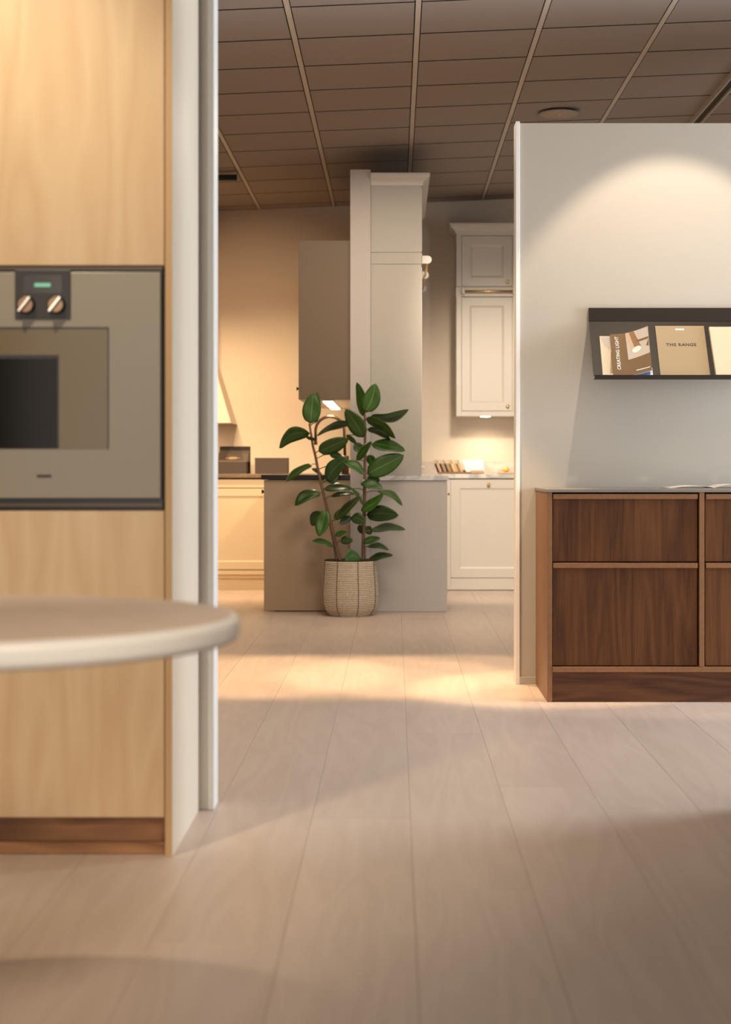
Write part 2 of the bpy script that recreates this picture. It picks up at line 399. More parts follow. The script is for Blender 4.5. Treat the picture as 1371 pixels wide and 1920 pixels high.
# lighting tracks
def track(x0, x1, y0, y1, label):
    t = thing('lighting_track', label, 'lighting track', (0, 0, HC))
    z = TILT*(x0+x1)/2+HC
    if y1-y0 > x1-x0:
        bm = NB(); box(bm, x0, x0+.010, y0, y1, z-.035, z+.003); box(bm, x1-.010, x1, y0, y1, z-.035, z+.003)
        obj('side_rail', bm, M['rail'], t)
        obj('channel', B(x0+.010, x1-.010, y0, y1, z-.02, z+.003), M['black'], t)
    else:
        obj('channel', B(x0, x1, y0, y1, z-.040, z-.006), M['slab'], t)
        obj('end_cap', B(x1, x1+.006, y0-.002, y1+.002, z-.042, z-.004), M['rail'], t)
xt = X0+TX*TRACK_I
track(xt-.035, xt+.035, 6.3, 11.8, 'dark lighting track running into the ceiling above the right partition')
track(-2.2, X(446, 12.35), 12.30, 12.36, 'short black track on the ceiling beside the white wall end')
# round ceiling disc
Yd = 2.21*F/(VY-209)
t = thing('ceiling_speaker', 'round brown disc speaker set in a ceiling tile above the partition', 'speaker', (X(1048, Yd), Yd, ceil_z(X(1048, Yd))))
zc = ceil_z(X(1048, Yd)); rd = 38*Yd/F
obj('base', lathe(NB(), [(rd*.8, -.013), (rd*.8, .001)], (X(1048, Yd), Yd, zc), 30), M['black'], t)
obj('cover', lathe(NB(), [(rd*.2, -.016), (rd*.75, -.015), (rd*.97, -.010), (rd, -.004), (rd*.9, .0)], (X(1048, Yd), Yd, zc-.012), 36), plain('speaker_cover', (.36, .28, .22), .6), t, smooth=True)
obj('light', lathe(NB(), [(.004, -.019), (.004, -.014)], (X(1049, Yd), Yd-.02, zc-.012), 10), M['trim'], t, label='tiny white dot on the disc')

# partition on the right
PY = F/(1282.5-VY)
tag(obj('wall_partition_right', B(X(967, PY)+.004, 3.6, PY, PY+.105, 0, Zz(231, PY)), M['wall']), kind='structure')
tag(obj('trim_1', B(X(967, PY), X(974.6, PY), PY-.010, PY+.112, 0, Zz(228, PY)), M['trim'], bevel=.002), kind='structure')
tag(obj('baseboard_right', B(X(974.8, PY), 3.6, PY-.011, PY-.0005, 0, .034), M['wall'], bevel=.002), kind='structure')
# wall end beside the oven cabinet
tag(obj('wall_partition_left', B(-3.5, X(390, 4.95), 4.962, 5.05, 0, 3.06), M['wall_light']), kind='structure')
tag(obj('trim_2', B(X(389.5, 4.948), X(401.3, 4.948), 4.946, 5.058, 0, 3.08), M['trim'], bevel=.003), kind='structure')
tag(obj('wall_partition_near', B(1.22, XR, 4.95, 5.05, 0, 3.06), M['wall']), kind='structure')
# stub wall between the two kitchens
WY = 11.60
wx0, wx1 = X(657, WY), X(695, WY)
tag(obj('wall_center', B(wx0, wx1, WY, YB, 0, Zz(318, WY)), plain('stub_wall_paint', (.56, .50, .455), .7)), kind='structure')

# ------------------------------------------------------------------ tall oven cabinet
CY = F/(1607-VY)                                # front plane
def cx(x): return X(x, CY)
def cz(y): return Zz(y, CY)
CB = F/(1519.8-VY)
xr = cx(323)
t = thing('oven_cabinet', 'tall pale birch kitchen cabinet housing the built-in oven', 'cabinet', (-1.0, CY+.3, 0))
L0 = cx(305)-.60
bm = B(xr-.018, xr, CY, CB, 0, 2.75)
for f in bm.faces:
    c = f.calc_center_median()
    if abs(c.y-CY) < 1e-4: f.material_index = 1
obj('side_panel', bm, [M['birch_side'], M['birch_edge']], t)
bm = NB(); box(bm, L0, xr-.019, CY+.03, CB-.021, cz(968), cz(957)); box(bm, L0-.018, L0, CY+.02, CB, 0, 2.75); box(bm, L0, xr-.019, CB-.02, CB-.005, 0, 2.75)
box(bm, L0, xr-.019, CY+.03, CB-.021, cz(499), cz(490))
obj('carcass', bm, M['birch_edge'], t)
obj('door', B(L0, cx(307.5), CY+.002, CY+.022, cz(497.5), 2.73), M['birch'], t, bevel=.0015)
obj('door', B(L0, cx(307.5), CY+.002, CY+.022, cz(1533), cz(958)), M['birch'], t, bevel=.0015)
obj('plinth', B(L0, xr-.019, CY+.045, CY+.063, 0.002, cz(1533)+.02), M['plinth_wood'], t)
obj('plinth_strip', B(L0, xr-.019, CY+.030, CY+.045, 0.002, .032), M['plinth_wood'], t)
# oven
t = thing('built_in_oven', 'grey glass built-in oven with two chrome knobs, set in the birch cabinet', 'oven', (cx(100), CY+.1, cz(955)))
x0, x1 = L0+.002, cx(305)
bm = NB(); box(bm, x0, x1, CY+.008, CY+.35, cz(955), cz(500.5))
obj('housing', bm, M['frame'], t)
obj('top_strip', B(x0, x1, CY-.004, CY+.008, cz(506.5), cz(500.5)), M['frame2'], t)
bm = NB(); box(bm, x0, x1, CY-.003, CY+.008, cz(949.5), cz(944)); obj('bottom_strip', bm, M['frame2'], t)
d = obj('door_panel', B(x0, x1-.004, CY-.010, CY+.007, cz(934), cz(511)), M['steel'], t, bevel=.0015)
wx = cx(205.5)
bm = NB()
for a in ((x0+.14, wx, cz(617.5), cz(614)), (wx-.0035, wx, cz(842), cz(617.5))): box(bm, a[0], a[1], CY-.0112, CY-.0102, a[2], a[3])
obj('window_edge', bm, M['frame'], d)
obj('window', B(x0+.14, wx-.0035, CY-.0108, CY-.0102, cz(842), cz(617.5)), M['window'], d, label='tinted brown glass window')
obj('reflection_pane', B(x0+.15, cx(109), CY-.0116, CY-.0109, cz(841), cz(673)), M['reflection'], d, label='black pane drawn as a dark reflection in the oven glass')  # reflection of a dark cabinet put in as a black pane
bm = NB(); box(bm, x0+.15, cx(112), CY-.0113, CY-.0109, cz(841), cz(666)); obj('reflection_border', bm, M['panel'], d)
obj('logo', B(cx(71), cx(98), CY-.0112, CY-.0102, cz(895), cz(890)), M['panel'], d, label='small dark nameplate')
p = obj('control_panel', B(cx(30), cx(134), CY-.014, CY-.0101, cz(599), cz(507)), M['panel'], t, bevel=.001)
q = obj('display', B(cx(46), cx(118), CY-.0148, CY-.0141, cz(551), cz(517)), M['display'], p)
obj('display_text', B(cx(67), cx(97), CY-.0153, CY-.0149, cz(539), cz(532)), M['led'], p, label='lit green line of text')
obj('display_symbol', B(cx(77), cx(89), CY-.0152, CY-.0149, cz(527), cz(523)), M['ledd'], p)
for kx in (52, 108.5):
    c = (cx(kx), CY-.014, cz(573)); r = 17/735
    k = obj('knob', lathe(NB(), [(r, 0), (r, -.010), (r*.94, -.016), (r*.80, -.018)], c, 32, axis='y'), M['chromed'], t, smooth=False)
    bm = NB(); a = R(52); dx, dz = math.cos(a), math.sin(a); hw = .0030
    pts = [Vector((c[0]+s*dx*r*1.02+u*dz*hw, c[1]-.0181, c[2]+s*dz*r*1.02-u*dx*hw)) for s, u in ((-1,-1),(1,-1),(1,1),(-1,1))]
    prism(bm, pts, Vector((0, -.016, 0))); obj('grip', bm, M['chrome'], k, bevel=.001)

# ------------------------------------------------------------------ round table in the foreground
TZ = .74
tc = Vector((-.745, 2.93, 0)); tr = .478
t = thing('round_table', 'round pale table with a thick rounded white edge in the foreground', 'table', (tc.x, tc.y, 0))
th, e = .042, .013
prof = [(tr-e-.02, -th)]+[(tr-e+e*math.sin(R(a)), -th+e-e*math.cos(R(a))) for a in range(0, 91, 15)]+[(tr-e+e*math.cos(R(a)), -e+e*math.sin(R(a))) for a in range(0, 91, 15)]+[(tr-e-.004, 0)]
obj('table_edge', lathe(NB(), prof, (tc.x, tc.y, TZ), 96), M['table_edge'], t, smooth=True, label='rounded white rim')
obj('tabletop', lathe(NB(), [(tr-e-.003, 0.0002), (tr-e-.004, .0012)], (tc.x, tc.y, TZ), 96), M['table'], t)
obj('pedestal', lathe(NB(), [(.045, .02), (.035, .1), (.035, .6), (.06, TZ-th)], (tc.x, tc.y, 0), 32), M['trim'], t, smooth=True)
obj('foot', lathe(NB(), [(.058, 0), (.058, .012), (.056, .02), (.05, .024)], (tc.x, tc.y, 0), 40), M['trim'], t, smooth=True)

# ------------------------------------------------------------------ sideboard on the right
SY = F/(1316.7-VY)
def sx(x): return X(x, SY)
def sz(y): return Zz(y, SY)
SX0 = sx(1026.5); SX1 = sx(1311)+(sx(1321)-sx(1027))+.02
SX1 = sx(1321)+(sx(1311)-sx(1036))+.02
t = thing('sideboard', 'dark stained oak sideboard with deep drawers against the right partition', 'sideboard', ((SX0+SX1)/2, (SY+PY)/2, 0))
bk = PY-.012
bm = B(SX0, SX0+.0205, SY, bk, 0, sz(923.2))
obj('side_panel', bm, M['walnut_edge'], t, bevel=.001)
obj('side_panel', B(SX1-.02, SX1, SY, bk, 0, sz(923.2)), M['walnut_edge'], t, bevel=.001)
bm = NB(); box(bm, SX0+.021, SX1-.021, bk-.012, bk, .05, sz(923.2)); box(bm, SX0+.021, SX1-.021, SY+.045, bk-.013, sz(1260), sz(1252))
obj('carcass', bm, M['walnut'], t)
obj('bottom_rail', B(SX0+.0215, SX1-.021, SY-.002, SY+.04, sz(1260.5), sz(1250.5)), M['walnut_edge'], t, bevel=.0012)
obj('plinth', B(SX0+.0215, SX1-.021, SY+.004, SY+.03, .001, sz(1261)), M['walnut_x'], t)
obj('divider', B(sx(1311.5), sx(1321), SY-.001, SY+.3, sz(1250), sz(923.4)), M['walnut_edge'], t, bevel=.0012)
for a, b in ((sx(1037.5), sx(1308.5)), (sx(1324), SX1-.024)):
    for top, bot in ((926.2, 1053), (1055.5, 1248.5)):
        dr = obj('drawer', B(a, b, SY+.014, SY+.034, sz(bot), sz(top)-.012), M['walnut'], t)
        obj('drawer_grip', B(a, b, SY-.001, SY+.034, sz(top+9.6), sz(top)), M['walnut_edge'], dr, bevel=.0012, label='projecting finger grip along the top')
wt = B(SX0-.004, SX1+.004, SY-.004, PY-.0005, sz(923), sz(917.6))
tag(obj('worktop', wt, M['slate'], bevel=.0008), 'thin grey worktop on the dark oak sideboard', 'worktop')
# open magazine lying on it
zt = sz(917.6)
ym = SY+.27
def arch(x0, x1, hgt, flip):
    n = 12; pts = []
    for i in range(n+1):
        u = i/n; s = u if not flip else 1-u       # s = 0 at the spine
        pts.append((x0+(x1-x0)*u, hgt*(math.sin(math.pi*min(1, s*1.15))**.8 if s*1.15 < 1 else 0)*(1-.25*s)))
    return pts
def page(x0, x1, hgt, flip, z0):
    up = arch(x0, x1, hgt, flip); bm = NB()
    prism(bm, [Vector((x, ym, z0+h+.002)) for x, h in up]+[Vector((x, ym, z0+h)) for x, h in up[::-1]], Vector((0, .21, 0))); return bm
mid = X(1340, ym); t = thing('open_magazine', 'open magazine lying on the grey sideboard worktop', 'magazine', (mid, ym+.1, zt))
obj('cover', B(mid-.205, mid+.205, ym-.001, ym+.212, zt+.0002, zt+.0016), M['kraft'], t)
obj('page', page(mid-.2, mid, .010, True, zt+.002), M['paper'], t, smooth=False)
obj('page', page(mid, mid+.2, .016, False, zt+.002), M['paper'], t, smooth=False)

# ------------------------------------------------------------------ display shelf and what stands on it
bY, bZ = 7.603, Zz(704, 7.58)
tYt, tZt = PY-.018, Zz(603, PY)
dv = Vector((0, tYt-bY, tZt-bZ)); dl = dv.length; dv.normalize(); nv = Vector((0, -dv.z, dv.y))
def SP(x, tt, off=0): return Vector((x, bY, bZ))+dv*tt+nv*off
hx0, hx1 = X(1104, PY), X(1104, PY)+1.05
t = thing('display_shelf', 'black metal wall shelf with a sloping back holding brochures', 'shelf', ((hx0+hx1)/2, PY-.1, bZ))
obj('top_flange', B(hx0, hx1, PY-.020, PY-.001, tZt, Zz(578, PY)), M['black'], t)
bm = NB(); prism(bm, [SP(hx0, 0, 0), SP(hx0, dl, 0), SP(hx0, dl, -.003), SP(hx0, 0, -.003)], Vector((hx1-hx0, 0, 0))); obj('sloping_back', bm, M['black'], t)
bm = NB(); box(bm, hx0, hx1, 7.565, bY, Zz(711, 7.565), Zz(711, 7.565)+.003); box(bm, hx0, hx1, 7.562, 7.565, Zz(711, 7.565), Zz(703, 7.565))
obj('ledge', bm, M['black'], t)
zl = Zz(711, 7.565)+.003
def book(name, label, cat, x0, x1, t1, thick, off, mat, group=None, dx=0.0):
    """a closed book leaning on the sloping back"""
    t = thing(name, label, cat, SP((x0+x1)/2, .0, off), group)
    bm = NB(); b0 = -.012
    for i, (o0, o1) in enumerate(((off, off+thick),)):
        a = [SP(x0, b0, o0), SP(x1, b0, o0), SP(x1+dx, t1, o0), SP(x0+dx, t1, o0)]
        prism(bm, a, nv*(o1-o0))
    obj('cover', bm, mat, t, bevel=.0008); return t
def sheet(x0, x1, t0, t1, offf, nu=10, nt=10, thick=.0012):
    """a bent sheet; offf(u, v) gives its lift from the sloping back and the extra height of the top edge"""
    bm = NB(); g = [[], []]
    for s in (0, 1):
        for i in range(nu+1):
            row = []
            for j in range(nt+1):
                u, v = i/nu, j/nt; o, dt = offf(u, v)
                row.append(bm.verts.new(SP(x0+(x1-x0)*u, t0+(t1-t0)*v+dt, o+s*thick)))
            g[s].append(row)
    for i in range(nu):
        for j in range(nt):
            bm.faces.new((g[1][i][j], g[1][i+1][j], g[1][i+1][j+1], g[1][i][j+1])); bm.faces.new((g[0][i][j], g[0][i][j+1], g[0][i+1][j+1], g[0][i+1][j]))
    for i in range(nu):
        bm.faces.new((g[0][i][0], g[0][i+1][0], g[1][i+1][0], g[1][i][0])); bm.faces.new((g[0][i][nt], g[1][i][nt], g[1][i+1][nt], g[0][i+1][nt]))
    for j in range(nt):
        bm.faces.new((g[0][0][j], g[1][0][j], g[1][0][j+1], g[0][0][j+1])); bm.faces.new((g[0][nu][j], g[0][nu][j+1], g[1][nu][j+1], g[1][nu][j]))
    return bm
# 1 pale folded brochure, leftmost
a0, a1 = X(1131, 7.59), X(1156, 7.59)
t = book('brochure', 'narrow pale brochure at the left end of the black shelf', 'brochure', a0, a1, .222, .003, .001, M['creamcard'])
bm = NB(); a = [SP(a0+.001, .215, .0042), SP(a0+.055, .215, .0042), SP(a0+.040, .14, .0042), SP(a0+.018, .17, .0042)]; prism(bm, a, nv*.0004); obj('print', bm, M['photo'], t)
bm = NB(); a = [SP(a0+.045, .13, .0042), SP(a0+.055, .13, .0042), SP(a0+.055, .01, .0042), SP(a0+.034, .01, .0042)]; prism(bm, a, nv*.0004); obj('print', bm, M['tan'], t)
# 2 curling magazine
b0, b1 = X(1151.5, 7.58), X(1224, 7.58)
def curl(u, v): return (.010+.030*max(0, u-.25)**1.6*(.5+.9*v), .030*max(0, u-.35)**1.4+.012*u)
t = thing('magazine', 'curling brown magazine titled CREATING LIGHT with a lamp photograph', 'magazine', SP((b0+b1)/2, 0, .01))
obj('pages', sheet(b0+.001, b1-.001, -.012, .224, lambda u, v: (curl(u, v)[0]-.0052, curl(u, v)[1]), thick=.005), M['paper'], t)
cov = obj('cover', sheet(b0, b1, -.012, .226, lambda u, v: (curl(u, v)[0], curl(u, v)[1])), M['brown'], t)
def on_cover(u0, u1, v0, v1, lift, m, name, tp=None, n=6):
    bm = NB(); rows = []
    for i in range(n+1):
        r = []
        for j in range(n+1):
            u, v = i/n, j/n
            uu, vv = (u0+(u1-u0)*u, v0+(v1-v0)*v) if tp is None else tp(u, v)
            o, dt = curl(uu, vv); r.append(bm.verts.new(SP(b0+(b1-b0)*uu, -.012+.238*vv+dt, o+.0012+lift)))
        rows.append(r)
    for i in range(n):
        for j in range(n): bm.faces.new((rows[i][j], rows[i+1][j], rows[i+1][j+1], rows[i][j+1]))
    return obj(name, bm, m, cov)
def lerp4(q):
    def f(u, v):
        a = [q[0][k]+(q[1][k]-q[0][k])*u for k in (0, 1)]; b = [q[3][k]+(q[2][k]-q[3][k])*u for k in (0, 1)]
        return tuple(a[k]+(b[k]-a[k])*v for k in (0, 1))
    return f
def disc(c, r):
    def f(u, v):
        a, b = 2*u-1, 2*v-1
        x, y = a*math.sqrt(1-b*b/2), b*math.sqrt(1-a*a/2)
        return c[0]+x*r[0]+.25*y*r[0], c[1]+y*r[1]
    return f
on_cover(0, 0, 0, 0, .0004, M['photo'], 'photograph', lerp4([(.42, .36), (.985, .40), (.985, .995), (.40, .995)]))
on_cover(0, 0, 0, 0, .0008, M['copper'], 'print_lamp', lerp4([(.53, .54), (.78, .60), (.62, .992), (.41, .992)]))
on_cover(0, 0, 0, 0, .0009, M['kraft'], 'print_lamp', lerp4([(.53, .54), (.62, .56), (.49, .992), (.41, .992)]))
on_cover(0, 0, 0, 0, .0012, M['paper'], 'print_lamp_end', disc((.655, .56), (.115, .07)))
on_cover(.68, .98, .72, .77, .0008, M['brown'], 'print_rim')
on_cover(0, 0, 0, 0, .0008, M['brown'], 'print_shade', lerp4([(.90, .58), (.975, .56), (.975, .70), (.965, .70)]))
on_cover(.60, .96, .075, .092, .0005, M['paper'], 'small_print')
def frame_m(o, xd, yd, zd):
    m = Matrix.Identity(4)
    for i, v in enumerate((xd, yd, zd)):
        for k in range(3): m[k][i] = v[k]
    for k in range(3): m[k][3] = o[k]
    return m
EX = Vector((1, 0, 0))
text('title', 'CREATING LIGHT', .186, M['white'], frame_m(SP(b0+(b1-b0)*.165, .118, .0122), dv, -EX, nv), cov, bold=.011, spacing=1.08, label='white title CREATING LIGHT running up the cover')
t = book('leaflet', 'blue and white leaflet peeping out under the curling magazine', 'leaflet', X(1190, 7.58), X(1226, 7.58), .045, .002, .001, M['white'])
bm = NB(); a = [SP(X(1191, 7.58), .0, .0032), SP(X(1221, 7.58), .0, .0032), SP(X(1221, 7.58), .028, .0032), SP(X(1191, 7.58), .028, .0032)]; prism(bm, a, nv*.0004); obj('print', bm, M['blue'], t)
# 3 the tan book
c0, c1 = X(1239, 7.59), X(1332.5, 7.59)
t = book('book', 'tan book titled THE RANGE standing on the black shelf', 'book', c0, c1, .278, .006, .002, M['tan'])
cm = (c0+c1)/2
text('title', 'THE RANGE', .136, M['ink'], frame_m(SP(cm-.002, .168, .0084), EX, dv, nv), t, bold=.018, spacing=1.14, label='dark title THE RANGE')
bm = NB(); a = [SP(cm-.021, .253, .0081), SP(cm+.019, .253, .0081), SP(cm+.019, .261, .0081), SP(cm-.021, .261, .0081)]; prism(bm, a, nv*.0005); obj('small_label', bm, M['white'], t, label='small white label')
# 4 the cream box at the frame's edge
d0 = X(1342, 7.59)
t = thing('folder', 'thick cream folder at the right end of the black shelf', 'folder', SP(d0+.1, 0, .01))
bm = NB(); prism(bm, [SP(d0, -.012, .001), SP(d0+.215, -.012, .001), SP(d0+.215, .262, .001), SP(d0-.004, .262, .001)], nv*.022); obj('cover', bm, M['creamcard'], t, bevel=.003)

# ------------------------------------------------------------------ kitchens: left-hand peninsula of the stub wall
IY, IE = 11.62, 13.56
def ix(x): return X(x, IY)
def iz(y): return Zz(y, IY)
lx0, lx1 = ix(495), wx0-.001
t = thing('base_cabinet', 'taupe kitchen base cabinet with a dark top left of the white wall end', 'cabinet', ((lx0+lx1)/2, 12.6, 0))
obj('end_panel', B(lx0, lx1, IY, IY+.02, .010, iz(900)), M['taupe'], t, bevel=.001)
obj('carcass', B(lx0+.022, lx1, IY+.021, IE, .10, iz(900)), M['taupe'], t)
obj('plinth', B(lx0+.07, lx1, IY+.021, IE, .0, .099), M['taupe'], t)
for a, b in ((IY+.024, IY+.60), (IY+.604, IY+1.2), (IY+1.204, IE)):
    dr = obj('door', B(lx0, lx0+.021, a, b, .11, iz(918)), M['taupe'], t)
    obj('knob', lathe(NB(), [(.008, 0), (.008, -.012), (.014, -.014), (.014, -.022)], (lx0, a+.06, iz(914)-.03), 12, axis='x'), M['knob_dark'], dr)
    obj('drawer', B(lx0, lx0+.021, a, b, iz(917), iz(901)), M['taupe'], t)
tag(obj('countertop', B(lx0-.018, lx1, IY-.015, IE, iz(899.7)+.001, iz(899.7)+.034), M['darktop'], bevel=.002), 'black countertop with the bronze tap, left of the white wall end', 'countertop')
tcz = iz(899.7)+.034
# wall cabinet above it
UX0, UZ0, UZ1 = ix(560), Zz(749, IY), Zz(451, IY)
t = thing('wall_cabinet', 'plain taupe wall cabinet hanging left of the white wall end', 'cabinet', ((UX0+wx0)/2, 12.6, UZ0))
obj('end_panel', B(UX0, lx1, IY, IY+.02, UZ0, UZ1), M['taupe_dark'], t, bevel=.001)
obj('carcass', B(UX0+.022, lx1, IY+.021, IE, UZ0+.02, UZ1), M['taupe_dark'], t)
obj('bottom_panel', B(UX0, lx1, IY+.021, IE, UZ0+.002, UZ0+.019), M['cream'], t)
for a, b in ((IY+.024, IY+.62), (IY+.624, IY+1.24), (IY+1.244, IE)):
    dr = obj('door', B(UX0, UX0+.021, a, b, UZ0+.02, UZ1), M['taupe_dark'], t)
    obj('knob', lathe(NB(), [(.006, 0), (.006, -.010), (.013, -.012), (.013, -.018)], (UX0, a+.05, Zz(728, IY)), 12, axis='x'), M['knob_dark'], dr)
t = thing('light_strip', 'white ribbed light strip under the taupe wall cabinet', 'light', (-.47, 12.5, UZ0-.01))
obj('housing', B(-.50, -.425, 11.75, 13.45, UZ0-.006, UZ0+.0015), M['trim'], t)
for k in range(6):
    y = 11.78+k*.28; obj('diffuser', B(-.495, -.43, y, y+.25, UZ0-.010, UZ0-.0062), M['lamp'], t)
area('strip_light', (-.46, 12.6, UZ0-.02), (-.46, 12.6, 0), .05, 1.6, 7, WARM)
# tap
ty = 12.25
def fx(x): return X(x, ty)
def fz(y): return Zz(y, ty)
t = thing('tap', 'bronze gooseneck kitchen tap standing on the black countertop', 'tap', (fx(647.5), ty, tcz))
obj('body', lathe(NB(), [(.034, 0), (.034, .006), (.027, .008), (.027, fz(855)-tcz-.004), (.024, fz(855)-tcz), (.010, fz(855)-tcz+.003)], (fx(647.5), ty, tcz), 24), M['bronze'], t, bevel=0)
cxr = (fx(592)+fx(646))/2; rr = (fx(646)-fx(592))/2; zc = fz(781)-rr
pts = [(fx(647), ty, fz(856))]+[(cxr+rr*math.cos(R(a)), ty, zc+rr*math.sin(R(a))) for a in range(0, 181, 12)]+[(fx(592), ty, fz(826))]
obj('spout', tube(NB(), pts, .0105, 12), M['bronze'], t, smooth=True)
obj('nozzle', lathe(NB(), [(.0125, 0), (.0125, .03), (.0105, .032)], (fx(592), ty, fz(834)), 16), M['bronze'], t)
bm = NB(); tube(bm, [(fx(650), ty-.02, fz(868)), (fx(650)+.01, ty-.075, fz(866))], .007, 10); obj('lever', bm, M['bronze'], t)

# right-hand side: base cabinet with a marble top and tall dresser cabinets
rx0, rx1 = wx1+.001, ix(838)
t = thing('base_cabinet', 'greige kitchen base cabinet with a white marble top behind the plant', 'cabinet', ((rx0+rx1)/2, 12.6, 0))
obj('end_panel', B(rx0, rx1, IY, IY+.02, .002, iz(901.3)), M['greige_panel'], t, bevel=.001)
obj('carcass', B(rx0, rx1-.001, IY+.021, IE, .05, iz(901.3)), M['greige_light'], t)
for a, b in ((IY+.05, IY+.65), (IY+.69, IY+1.29), (IY+1.33, IE-.03)):
    for z0, z1 in ((.12, .5), (.51, .70), (.71, .87)):
        dr = obj('drawer', B(rx1-.0005, rx1+.004, a, b, z0, z1), M['greige_light'], t)
        if z1 > .8: obj('knob', lathe(NB(), [(.005, 0), (.005, .008), (.011, .011), (.009, .018)], (rx1+.004, a+.05, z1-.07), 14, axis='x'), M['brass'], dr)
tag(obj('countertop', B(rx0, ix(841.5), IY-.012, IE+.004, iz(901)+.001, iz(901)+.034), M['marble'], bevel=.002), 'white marble countertop under the tall greige dresser', 'countertop')
mz = iz(901)+.035
dx1 = ix(790.5)
t = thing('dresser_cabinet', 'tall greige dresser cabinet standing on the marble top right of the white wall end', 'cabinet', ((rx0+dx1)/2, 12.6, mz))
dz2 = Zz(348, IY)
obj('end_panel', B(rx0, dx1, IY, IY+.02, mz, Zz(495.6, IY)), M['greige'], t, bevel=.0008)
obj('end_panel', B(rx0, dx1, IY, IY+.02, Zz(473, IY), dz2+.02), M['greige'], t, bevel=.0008)
obj('end_band', B(rx0, dx1, IY-.0006, IY+.02, Zz(495.0, IY), Zz(473.6, IY)), M['greige'], t, bevel=.0008)
obj('carcass', B(rx0, dx1-.001, IY+.021, IE, mz, dz2+.02), M['greige_light'], t)
for k in range(3):
    a = IY+.04+k*.64; b = a+.60
    for z0, z1 in ((mz+.02, mz+.22), (mz+.23, Zz(500, IY)), (Zz(470, IY), dz2-.01)):
        dr = obj('door', B(dx1-.0005, dx1+.004, a, b, z0, z1), M['greige_light'], t)
        if z0 < mz+.1: obj('knob', lathe(NB(), [(.005, 0), (.005, .008), (.011, .011), (.009, .018)], (dx1+.004, a+.05, Zz(877, IY)), 14, axis='x'), M['white'], dr)
prof = [(0, 0), (.008, 0), (.010, .018), (.016, .028), (.030, .040), (.046, .052), (.050, .060), (.056, .062), (.056, .078), (0, .078)]
zc0 = dz2
y0p = IY-.0005
obj('cornice', sweep(NB(), prof, [(rx0, y0p, zc0, 0, -1), (dx1+.001, y0p, zc0, 1, -1), (dx1+.001, IE, zc0, 1, 0)]), M['greige_light'], t)
gx = X(809.6, IY+.02)
obj('gallery_board', B(dx1-.0005, dx1+.004, IY+.02, IE, Zz(495, IY), Zz(474, IY)), M['greige_light'], t)
bzc = Zz(486.5, IY)
def bracket(par, y, x0, x1, zc, hz, th, mat):
    bm = NB(); n = 10; pts = [Vector((x0, y, zc-hz)), Vector((x1-hz, y, zc-hz))]+[Vector((x1-hz+hz*math.sin(math.pi*i/n), y, zc-hz*math.cos(math.pi*i/n))) for i in range(1, n)]+[Vector((x1-hz, y, zc+hz)), Vector((x0, y, zc+hz))]
    return obj('bracket', prism(bm, pts, Vector((0, th, 0))), mat, par, bevel=.0015)
rail = None
for yb in (IY+.01, IY+.95, IE-.03): bracket(t, yb, dx1+.0045, gx, bzc, .027, .022, M['greige_light'])
obj('rail', tube(NB(), [(gx-.027, IY+.03, bzc-.004), (gx-.027, IE-.03, bzc-.004)], .009, 12), M['brass'], t, smooth=True)
bm = NB()

# ------------------------------------------------------------------ back wall, left: cream cabinets
BY = 13.60
def bx(x): return X(x, BY)
def bz(y): return Zz(y, BY)
def panel_door(name, par, x0, x1, z0, z1, Y, rail_w, mat, depth=.007, bevel_w=.010, th=.02):
    """framed door front: flat frame, sloped moulding and recessed panel, facing the camera"""
    bm = NB(); r = rail_w
    def ring(ox, y): return [bm.verts.new(p) for p in ((x0+ox, y, z0+ox), (x1-ox, y, z0+ox), (x1-ox, y, z1-ox), (x0+ox, y, z1-ox))]
    back = ring(0, Y+th); f0 = ring(0, Y); f1 = ring(r, Y); f15 = ring(r+.002, Y+.003); f2 = ring(r+bevel_w, Y+depth)
    bm.faces.new(back)
    for a, b in ((back, f0), (f0, f1), (f1, f15), (f15, f2)):
        for i in range(4): bm.faces.new((a[i], a[(i+1) % 4], b[(i+1) % 4], b[i]))
    bm.faces.new(f2); return obj(name, bm, mat, par, bevel=0)
def knob(par, x, y, z, s=1.0, mat='brass'):
    return obj('knob', lathe(NB(), [(.005*s, 0), (.005*s, -.012*s), (.013*s, -.015*s), (.014*s, -.020*s), (.010*s, -.026*s), (.004*s, -.028*s)], (x, y, z), 18, axis='y'), M[mat], par, smooth=True)
cl0, cl1 = -2.9, lx1
t = thing('base_cabinet', 'cream kitchen base cabinet with a brown stone top along the back wall', 'cabinet', ((cl0+cl1)/2, 13.9, 0))
obj('carcass', B(cl0, cl1, BY+.022, YB-.002, .10, bz(898)), M['cream'], t)
obj('plinth', B(cl0, cl1, BY+.04, BY+.06, .0, .12), M['cream'], t)
for i in range(2):
    a, b = (cl0+.003, -1.95) if i == 0 else (-1.945, X(492, BY)+.07)
    obj('drawer', B(a, b, BY, BY+.021, bz(914.4), bz(899)), M['cream'], t, bevel=.001)
    d = panel_door('door', t, a, b, bz(1067.5), bz(916), BY, .06, M['cream'])
    obj('base_mould', B(a, b, BY+.004, BY+.03, bz(1077), bz(1069)), M['cream'], t, bevel=.001)
tag(obj('countertop', B(cl0, cl1, BY-.02, YB-.002, bz(895.8), bz(895.8)+.03), M['browntop'], bevel=.002), 'speckled brown stone countertop carrying two black boxes', 'countertop')
bt = bz(895.8)+.0305
